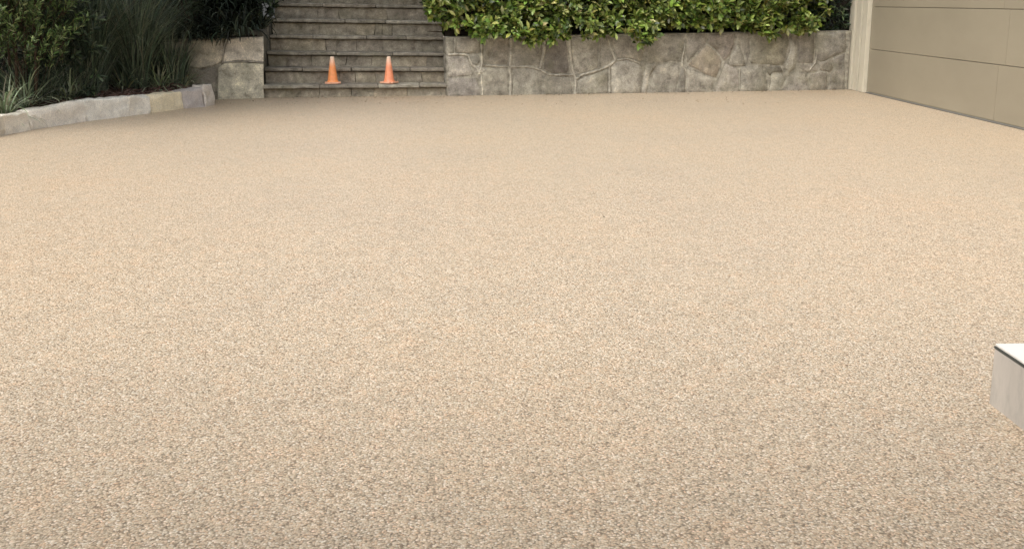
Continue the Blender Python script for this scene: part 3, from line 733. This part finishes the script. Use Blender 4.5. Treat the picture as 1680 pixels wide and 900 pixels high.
def tree(x, d, z0, hgt, rad, n, label, seed, lean=(0, 0)):  # unseen trees; crowns set and leaned out to shade the drive
    b = at(x, d, z0); h = thing('tree', b, label, 'tree', 'unseen trees leaned out to shade the drive'); r_ = random.Random(seed)
    V, F = [], []; p = Vector(b); top = Vector((b.x+lean[0], b.y+lean[1], z0+hgt*.6)); tube(V, F, p, p.lerp(top, .5), .17, .13, 8); tube(V, F, p.lerp(top, .5), top, .13, .10, 8)
    C_, A_ = [], []
    for k in range(9):
        e = top + Vector((r_.uniform(-1, 1)*rad, r_.uniform(-1, .8)*rad, r_.uniform(-.1, .45)*hgt)); tube(V, F, top-Vector((0, 0, r_.uniform(0, .8))), e, .06, .02, 6)
        for _ in range(n//9):
            v = Vector((r_.gauss(0, 1), r_.gauss(0, 1), r_.gauss(0, .6))); v.normalize(); q_ = e + v*rad*.55*r_.random()**.4; C_.append(tuple(q_)); A_.append(tuple((v+Vector((0, 0, .2))).normalized()))
    mk('trunk', V, F, M['bark'], h, smooth=True)
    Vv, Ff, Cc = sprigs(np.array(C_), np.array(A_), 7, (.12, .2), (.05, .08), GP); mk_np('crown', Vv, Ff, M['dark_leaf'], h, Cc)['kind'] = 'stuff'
tree(100, 13.6, .6, 5.6, 2.2, 1700, 'broad dark tree on the bank above the feathery shrub, trunk hidden by planting', 1, (.3, -1.6))
tree(380, 15.4, 1.9, 4.4, 2.2, 1700, 'tree overhanging the left side of the stone steps', 2, (.4, -2.3))
SP = [(.10,.17,.055), (.14,.21,.07), (.06,.10,.035), (.28,.34,.17)]
tree(760, 15.2, 1.9, 4.4, 2.1, 1500, 'tree on the bank behind the hedge beside the steps', 3, (.2, -1.9))
tree(1150, 15.8, 1.9, 4.4, 2.0, 1500, 'tree on the bank behind the right part of the hedge', 4, (0, -1.9))
tree(-520, 12.6, .2, 4.6, 1.9, 1200, 'broad tree beyond the left edge of the bed', 5, (.9, 0))
tree(-260, 13.6, .2, 4.8, 1.7, 1200, 'tree left of the feathery shrubs, outside the picture edge', 6, (1.2, -.8))
# left foreground shrub with feathery upright shoots
def shoot_shrub(c, rad, n, pal, label, seed, leaflen=(.05,.085), lean=(.35, 0, 1)):
    c = Vector(c); h = thing('feathery_shrub', (c.x, c.y, .2), label, 'shrub', None); r_ = random.Random(seed)
    pos, dr, cl = [], [], []; V, F = [], []
    for k in range(n):
        v = Vector((r_.uniform(-1, 1), r_.uniform(-1, 1), r_.uniform(-.9, 1)))
        if v.length > 1.1: continue
        s = c + Vector((v.x*rad[0], v.y*rad[1], v.z*rad[2]))
        d = (Vector(lean) + Vector((r_.gauss(v.x*.5, .3), r_.gauss(-.25, .3), r_.gauss(0, .2)))).normalized()
        L = r_.uniform(.22, .5); e = s + d*L
        tube(V, F, s-d*.12, e, .004, .0015, 3); tone = r_.uniform(.6, 1.35)
        nl = int(L/.011)
        for i in range(nl):
            q = s + d*L*i/nl; o = Vector((r_.gauss(0, 1), r_.gauss(0, 1), r_.gauss(0, 1))); o = (o - d*o.dot(d)).normalized()
            pos.append(tuple(q)); dr.append(tuple(d*.9+o*.8)); cl.append(tone*(.7+.7*i/nl))
    n_ = len(pos); cols = np.clip(colours(pal, n_, .18)*np.array(cl)[:, None], .004, .9)
    Vv, Ff, Cc = leaves(np.array(pos), np.array(dr), rand_unit(n_)+np.array([0,0,.6]), rng.uniform(*leaflen, n_), rng.uniform(.010, .017, n_), cols)
    mk_np('foliage', Vv, Ff, M['blade'], h, Cc)['kind'] = 'stuff'
    for k in range(8):
        b = Vector((c.x+r_.uniform(-.15, .15), c.y+r_.uniform(-.15, .15), .1))
        tube(V, F, b, c + Vector((r_.uniform(-.6, .6)*rad[0], r_.uniform(-.5, .5)*rad[1], r_.uniform(-.3, .5)*rad[2])), .02, .008, 5)
    mk('stems', V, F, M['bark'], h, smooth=True)
    return h
shoot_shrub(at(32, 11.2, 1.2), (.55, .45, .75), 330, SP, 'feathery green shrub with upright narrow leaved shoots at the far left of the bed', 31)
shoot_shrub(at(-95, 10.7, 1.3), (.7, .6, .9), 220, SP, 'tall feathery green shrub growing at the left edge beyond the kerb', 32)

def clump(name, base, n, hgt, wid, lean, droop, pal, label, cat, seed, spread=.1, group=None, seg=6, aim=None, m='blade'):
    h = thing(name, base, label, cat, group); r = np.random.default_rng(seed)
    a = r.uniform(0, 6.283, n); rr = np.sqrt(r.random(n))*spread
    pos = np.array(base)[None] + np.stack([np.cos(a)*rr, np.sin(a)*rr, r.uniform(-.02, .02, n)], 1)
    az = a + r.normal(0, .5, n)
    if aim is not None:
        k = r.random(n) < .6; az[k] = aim + r.normal(0, .8, k.sum())
    V, F, Cc = blades(pos, az, np.abs(r.normal(lean, lean*.6, n)), r.uniform(hgt*.55, hgt*1.1, n), r.uniform(wid*.7, wid*1.2, n), r.uniform(droop*.4, droop*1.5, n), colours(pal, n, .3, .06), seg)
    mk_np('blades', V, F, M[m], h, Cc)['kind'] = 'stuff'
    return h
BG = [(.11,.15,.105), (.15,.195,.14), (.07,.095,.07), (.23,.265,.195)]
FG = [(.28,.33,.22), (.37,.41,.28), (.19,.24,.15), (.50,.52,.40)]
gt = 'tall fine grasses in the bed'
for i, (x, d, hh, n, lab) in enumerate([(222, 12.35, 1.75, 1100, 'tall blue green fine leaved grass arching in front of the left wall'), (150, 12.2, 1.8, 900, 'tall dark fine grass in the middle of the bed, left of the arching one'), (280, 12.5, 1.0, 420, 'shorter fine grass spilling over the left end of the cheek wall'), (90, 12.5, 1.9, 800, 'tall dark fine grass right behind the feathery shrub')]):
    clump('ornamental_grass', at(x, d, .22), n, hh, .009, .20, 1.4, BG, lab, 'grass clump', 50+i, .16, gt, 9)
clump('ornamental_grass', at(40, 11.5, .2), 260, .6, .012, .3, 1.4, BG, 'dark grass in deep shade under the feathery shrub', 'grass clump', 61, .3)
clump('ornamental_grass', at(118, 11.9, .2), 260, .65, .012, .3, 1.4, BG, 'dark grass in shade between the feathery shrub and the tall fine grass', 'grass clump', 62, .3)
ft = 'small strappy tufts behind the kerb'
for i, (x, y, hh, n, lab) in enumerate([(42, 176, .55, 70, 'pale green strappy tuft with wide bent blades, leftmost behind the kerb'), (112, 166, .50, 90, 'loose grassy tuft second from the left behind the kerb'), (205, 152, .48, 120, 'grey green tuft growing out of red mulch behind the pale kerb blocks'), (262, 150, .42, 130, 'tuft behind the yellow kerb block'), (298, 146, .44, 150, 'bushy green tuft at the foot of the stone wall beside the kerb end'), (8, 186, .45, 60, 'sparse tuft cut by the left edge of the picture')]):
    b = G(x, y+2, .15); b.z = .15
    clump('grass_tuft', b, int(n*1.5), hh*1.2, .019, .75, 1.5, FG, lab, 'grass tuft', 70+i, .07, ft, 6)
DK = [(.015,.022,.015), (.022,.032,.022), (.06,.08,.062), (.012,.017,.012)]
M['matt_blade'] = leaf_material('dark_strappy_leaf', .6, .1, .25)
dk = 'dark strappy plants drooping over the left wall'
for i, (x, z, n, hh, lab) in enumerate([(390, ZL+.03, 40, .56, 'dark strappy plant drooping spiky blades over the pale wall end'), (425, ZL+.12, 50, .42, 'dark strappy plant leaning over the left edge of the steps'), (352, ZL+.0, 55, .42, 'dark strappy plant on the wall top left of the drooping spikes'), (318, ZL-.0, 50, .42, 'dark strappy plant at the left end of the wall top row'), (410, ZL+.34, 60, .5, 'taller dark strappy plant on the bank above the wall corner'), (365, ZL+.30, 60, .5, 'dark strappy plant on the bank behind the wall')]):
    p = at(x, A.y + (.10 if i == 0 else .34 if z < ZL+.2 else .6), z)
    clump('strappy_plant', p, int(n*2.4), hh*1.05, .036, .6, 2.0, DK, lab, 'plant', 90+i, .16, dk, 7, aim=-1.6, m='matt_blade')

# ------------------------------------------------------------------ garage
def wy(px):                                       # depth along the garage front seen at photo column px
    d = ray(px, 150); return d.y*(JX/d.x)
y_in, y_out = wy(1417), wy(1389.5)                # inner and outer edges of the corner post
gar = thing('garage', (JX+3, 9, 0), 'cream garage with khaki panel door and fluted corner post on the right', 'garage')
DZ = .0
DW = 5.0
yd1 = y_in - .02; yd0 = yd1 - DW
XD = JX + .03
door = boxes('garage_door', [((XD+.045, yd0, .03), (XD+.06, yd1, 2.4))], M['seal'], gar)
zl = [P(1424, 80.2, Vector((XD, 0, 0)), Vector((1,0,0))).z, P(1427, 11.4, Vector((XD, 0, 0)), Vector((1,0,0))).z]
ph = zl[1]-zl[0]
rows = [(.015, zl[0]), (zl[0], zl[1]), (zl[1], zl[1]+ph), (zl[1]+ph, zl[1]+2*ph)]
jy = wy(1630)                                      # vertical joint
def panel(name, y0, y1, z0, z1):
    bm = bmesh.new(); off = wloc(door)
    g_ = .0025
    a = [Vector((XD+.045, y, z)) for y, z in ((y0+g_, z0+g_), (y1-g_, z0+g_), (y1-g_, z1-g_), (y0+g_, z1-g_))]
    b = [Vector((XD+.006, y, z)) for y, z in ((y0+g_, z0+g_), (y1-g_, z0+g_), (y1-g_, z1-g_), (y0+g_, z1-g_))]
    c = [Vector((XD, y, z)) for y, z in ((y0+g_, z0+.006), (y1-g_, z0+.006), (y1-g_, z1-.006), (y0+g_, z1-.006))]
    vs = [bm.verts.new(v-off) for v in a+b+c]
    for i in range(4):
        j = (i+1) % 4; bm.faces.new((vs[i], vs[j], vs[4+j], vs[4+i])); bm.faces.new((vs[4+i], vs[4+j], vs[8+j], vs[8+i]))
    bm.faces.new(vs[8:]); bmesh.ops.recalc_face_normals(bm, faces=bm.faces[:])
    me = bpy.data.meshes.new(name); bm.to_mesh(me); bm.free(); return link(name, me, M['door'], door)
for r_i, (z0, z1) in enumerate(rows):
    js = jy if r_i % 2 == 0 else jy - .12
    for a_, b_ in ((js, yd1), (js-2.2, js), (yd0, js-2.2)):
        if b_-a_ > .05: panel('door_panel', a_, b_, z0, z1)
boxes('bottom_seal', [((XD+.004, yd0, .004), (XD+.05, yd1, .013))], M['roof'], gar)
boxes('door_threshold', [((XD-.02, yd0, -.1), (XD+.3, yd1, .003))], M['seal'], gar)
# fluted corner post: boards and grooves across its width
post = boxes('corner_post', [((JX+.09, y_in, -.05), (JX+.30, y_out+.0, 2.75))], M['trim'], gar, .004)
W_ = y_out-y_in
for f0, f1, x_ in [(.0, .26, -.02), (.36, .60, -.02), (.70, 1.0, -.03)]:
    boxes('trim_board', [((JX+x_, y_in+W_*f0+.001, .004), (JX+.092, y_in+W_*f1, 2.74))], M['trim'], post, .004)
boxes('wall', [((JX+.02, yd0-2.6, -.05), (JX+.25, yd0-.002, 2.75)), ((JX+.02, yd0-.002, 2.42), (JX+.25, y_in-.002, 2.75)),
               ((JX+.306, y_out-.24, -.05), (JX+7, y_out-.003, 2.75))], M['wallpaint'], gar)
boxes('door_head', [((JX-.012, yd0-.1, 2.36), (JX+.018, y_in-.003, 2.50))], M['trim'], gar, .004)
boxes('trim_board', [((JX-.012, yd0-.15, .004), (JX+.018, yd0-.005, 2.355))], M['trim'], gar, .004)
boxes('gutter', [((JX-.34, yd0-2.8, 2.78), (JX-.22, y_out+.3, 2.90))], M['trim'], gar, .01)
mk('roof', [(JX-.30, yd0-2.8, 2.80), (JX-.30, y_out+.3, 2.80), (JX+3.6, y_out+.3, 4.1), (JX+3.6, yd0-2.8, 4.1), (JX+7.4, yd0-2.8, 2.8), (JX+7.4, y_out+.3, 2.8),
            (JX-.30, yd0-2.8, 2.76), (JX-.30, y_out+.3, 2.76), (JX+7.4, y_out+.3, 2.76), (JX+7.4, yd0-2.8, 2.76)],
   [(0,1,2,3), (3,2,5,4), (6,9,8,7), (0,3,4,9,6), (1,7,8,5,2), (0,6,7,1), (4,5,8,9)], M['roof'], gar)

# ------------------------------------------------------------------ low rendered plinth, lower right
bc = G(1622.5, 661); bt = P(1629.6, 565, Vector((bc.x, bc.y, 0)), Vector((0,1,0))); hb = bt.z
pl_ = thing('plinth', (bc.x, bc.y, 0), 'low grey rendered plinth with bright white top and shadow joint drawn as a dark strip at the lower right', 'plinth')
bx0, by1 = bc.x, bc.y
boxes('rendered_body', [((bx0, by1-2.4, -.05), (bx0+1.3, by1, hb-.012))], M['render'], pl_, .004)
boxes('joint_shadow_strip', [((bx0-.001, by1-2.399, hb-.0115), (bx0+1.299, by1+.001, hb-.004))], M['edge'], pl_)  # dark strip colours in the shadow joint under the cap
boxes('cap', [((bx0+.002, by1-2.397, hb-.0035), (bx0+1.297, by1-.001, hb+.004))], M['cap'], pl_, .0015)

# ------------------------------------------------------------------ unseen building added behind the viewer to darken the near drive
shade_house = thing('shade_house', (0, -4, 0), 'unseen cream rendered two storey building added behind the viewer to shade the near drive', 'shade_house')
HY0, HH_ = -2.6, 5.4
wl_ = []
ops = [(-5.2,-3.4,.9,2.2), (-1.6,.4,.9,2.2), (2.6,4.4,.9,2.2), (-5.2,-3.4,3.4,4.6), (-1.6,.4,3.4,4.6), (2.6,4.4,3.4,4.6)]
for za, zc in ((0,.9),(2.2,3.4),(4.6,HH_)): wl_.append(((-8, HY0-.25, za-(.05 if za == 0 else 0)), (5.2, HY0, zc)))
for za, zc in ((.9,2.2),(3.4,4.6)):
    xs = [-8,-5.2,-3.4,-1.6,.4,2.6,4.4,5.2]
    for a_, b_ in zip(xs[::2], xs[1::2]): wl_.append(((a_, HY0-.25, za), (b_, HY0, zc)))
boxes('wall', wl_, M['wallpaint'], shade_house)
mg, tg, bg_ = mat('window_glass'); bg_.inputs['Base Color'].default_value = (.03,.035,.04,1); bg_.inputs['Roughness'].default_value = .06
for x0, x1, z0, z1 in ops:
    fr = boxes('window', [((x0+.002, HY0-.16, z0+.002), (x0+.06, HY0-.08, z1-.002)), ((x1-.06, HY0-.16, z0+.002), (x1-.002, HY0-.08, z1-.002)),
                          ((x0+.061, HY0-.16, z1-.06), (x1-.061, HY0-.08, z1-.002)), ((x0+.061, HY0-.16, z0+.002), (x1-.061, HY0-.08, z0+.06)),
                          (((x0+x1)/2-.025, HY0-.15, z0+.061), ((x0+x1)/2+.025, HY0-.09, z1-.061))], M['trim'], shade_house)
    boxes('pane', [((x0+.061, HY0-.125, z0+.061), ((x0+x1)/2-.026, HY0-.115, z1-.061)), (((x0+x1)/2+.026, HY0-.125, z0+.061), (x1-.061, HY0-.115, z1-.061))], mg, fr)
boxes('side_wall', [((-8, HY0-6, -.05), (-7.75, HY0-.252, HH_)), ((4.95, HY0-6, -.05), (5.2, HY0-.252, HH_)), ((-7.748, HY0-6, -.05), (4.948, HY0-5.75, HH_))], M['wallpaint'], shade_house)
mk('roof', [(-8.5, HY0+.55, HH_), (5.7, HY0+.55, HH_), (5.7, HY0-6.5, HH_), (-8.5, HY0-6.5, HH_), (-5.5, HY0-3, HH_+1.5), (2.7, HY0-3, HH_+1.5)],
   [(0,1,5,4), (1,2,5), (2,3,4,5), (3,0,4), (0,3,2,1)], M['roof'], shade_house)

# unseen roof added across its front, edge just over the viewer, shading the drive
po = thing('shade_porch', (0, -1, 0), 'unseen flat timber roof on square posts, added to shade the near drive', 'shade_porch')
boxes('roof', [((-6.2, HY0+.56, 3.02), (4.6, .6, 3.16))], M['roof'], po, .01)
boxes('beam', [((-6.1, .35, 2.80), (4.5, .50, 3.018))], M['trim'], po, .005)
for x_ in (-6.0, -3.6, 1.9, 4.3): boxes('post', [((x_, .36, -.05), (x_+.13, .49, 2.798))], M['trim'], po, .005)

# ------------------------------------------------------------------ traffic cones
def cone_mat():
    m, t, b = mat('faded_orange_plastic'); L = t.links.new
    tc = N(t, 'ShaderNodeTexCoord'); sp = N(t, 'ShaderNodeSeparateXYZ'); L(tc.outputs['Object'], sp.inputs[0]); oi = N(t, 'ShaderNodeObjectInfo')
    n = N(t, 'ShaderNodeTexNoise', Scale=22.0, Detail=4.0); L(tc.outputs['Object'], n.inputs['Vector'])
    mr = N(t, 'ShaderNodeMapRange'); mr.inputs['From Min'].default_value = .22; mr.inputs['From Max'].default_value = .36; L(sp.outputs[2], mr.inputs['Value'])
    c = mix(t, mr.outputs[0], oi.outputs['Color'], (.92,.70,.53))
    r = ramp(t, n.outputs['Fac'], [(.3, (.9,.9,.9)), (.7, (1.08,1.1,1.12))]); c = mix(t, 1.0, c, r.outputs[0], 'MULTIPLY')
    L(c, b.inputs['Base Color']); b.inputs['Roughness'].default_value = .35
    return m
M['cone'] = cone_mat()
def lathe(name, prof, m, parent, color, k=28):
    V, F = [], []
    for r, z in prof:
        for i in range(k): V.append((r*math.cos(6.28319*i/k), r*math.sin(6.28319*i/k), z))
    for j in range(len(prof)-1):
        for i in range(k): F.append((j*k+i, j*k+(i+1) % k, (j+1)*k+(i+1) % k, (j+1)*k+i))
    me = bpy.data.meshes.new(name); me.from_pydata(V, [], F); me.update(); me.polygons.foreach_set('use_smooth', [True]*len(F))
    return link(name, me, m, parent, color)
cone_h = .362
cone = thing('traffic_cone', (0,0,0), 'left one of the two orange cones on the first stone tread', 'traffic cone', 'orange cones on the steps')
bm = bmesh.new(); box_bm(bm, (-.105,-.105,0), (.105,.105,.018))
bmesh.ops.bevel(bm, geom=[e for e in bm.edges if abs(e.verts[0].co.z-e.verts[1].co.z) > .01], offset=.03, segments=4, affect='EDGES')
me = bpy.data.meshes.new('base'); bm.to_mesh(me); bm.free()
link('base', me, M['cone'], cone, (.90,.50,.33))
lathe('body', [(.084,.0181),(.080,.025),(.072,.032),(.068,.045),(.047,cone_h*.55),(.026,cone_h-.008),(.022,cone_h),(.017,cone_h),(.016,cone_h-.02)], M['cone'], cone, (.94,.34,.12))
def dup(o, parent=None):
    c = o.copy(); COL.objects.link(c); c.parent = parent
    for ch_ in [x for x in bpy.data.objects if x.parent == o]: dup(ch_, c)
    return c
cone2 = dup(cone); cone2['label'] = 'right one of the two cones on the first tread, more pinkish orange'
for ch_ in [x for x in bpy.data.objects if x.parent == cone2]:
    if ch_.name.startswith('body'): ch_.color = (.94,.34,.18,1)
for o, x, rot in ((cone, 546, .15), (cone2, 638.5, -.5)):
    pl0 = A + sb*.145; p = P(x, 130, pl0, sn); s = (p-A).dot(st)
    z = zs[1][0] + (zs[1][1]-zs[1][0])*s/STAIR_W
    o.location = (p.x, p.y, z+.006); o.rotation_euler.z = rot

# ------------------------------------------------------------------ litter on the drive near the steps
def litter():
    if random.random() < .7:
        x = random.uniform(440, 1386); p = G(x, (base_y(x) if x > 733 else 159)+random.random()**2*3)  # most crumbs sit tight along the wall foot, drawing a thin dark line
    elif random.random() < .97: p = G(random.uniform(355, 1380), random.uniform(160, 172))
    else: p = G(random.uniform(60, 1600), random.uniform(175, 420))
    return Vector((p.x, p.y, .004))
lt = chips('leaf_litter', 300, litter, .006, .016, [(.10,.06,.035), (.16,.11,.06), (.06,.045,.03)]); lt['label'] = 'small dry leaf crumbs scattered on the drive, many drawing a thin dark line at the wall foot'
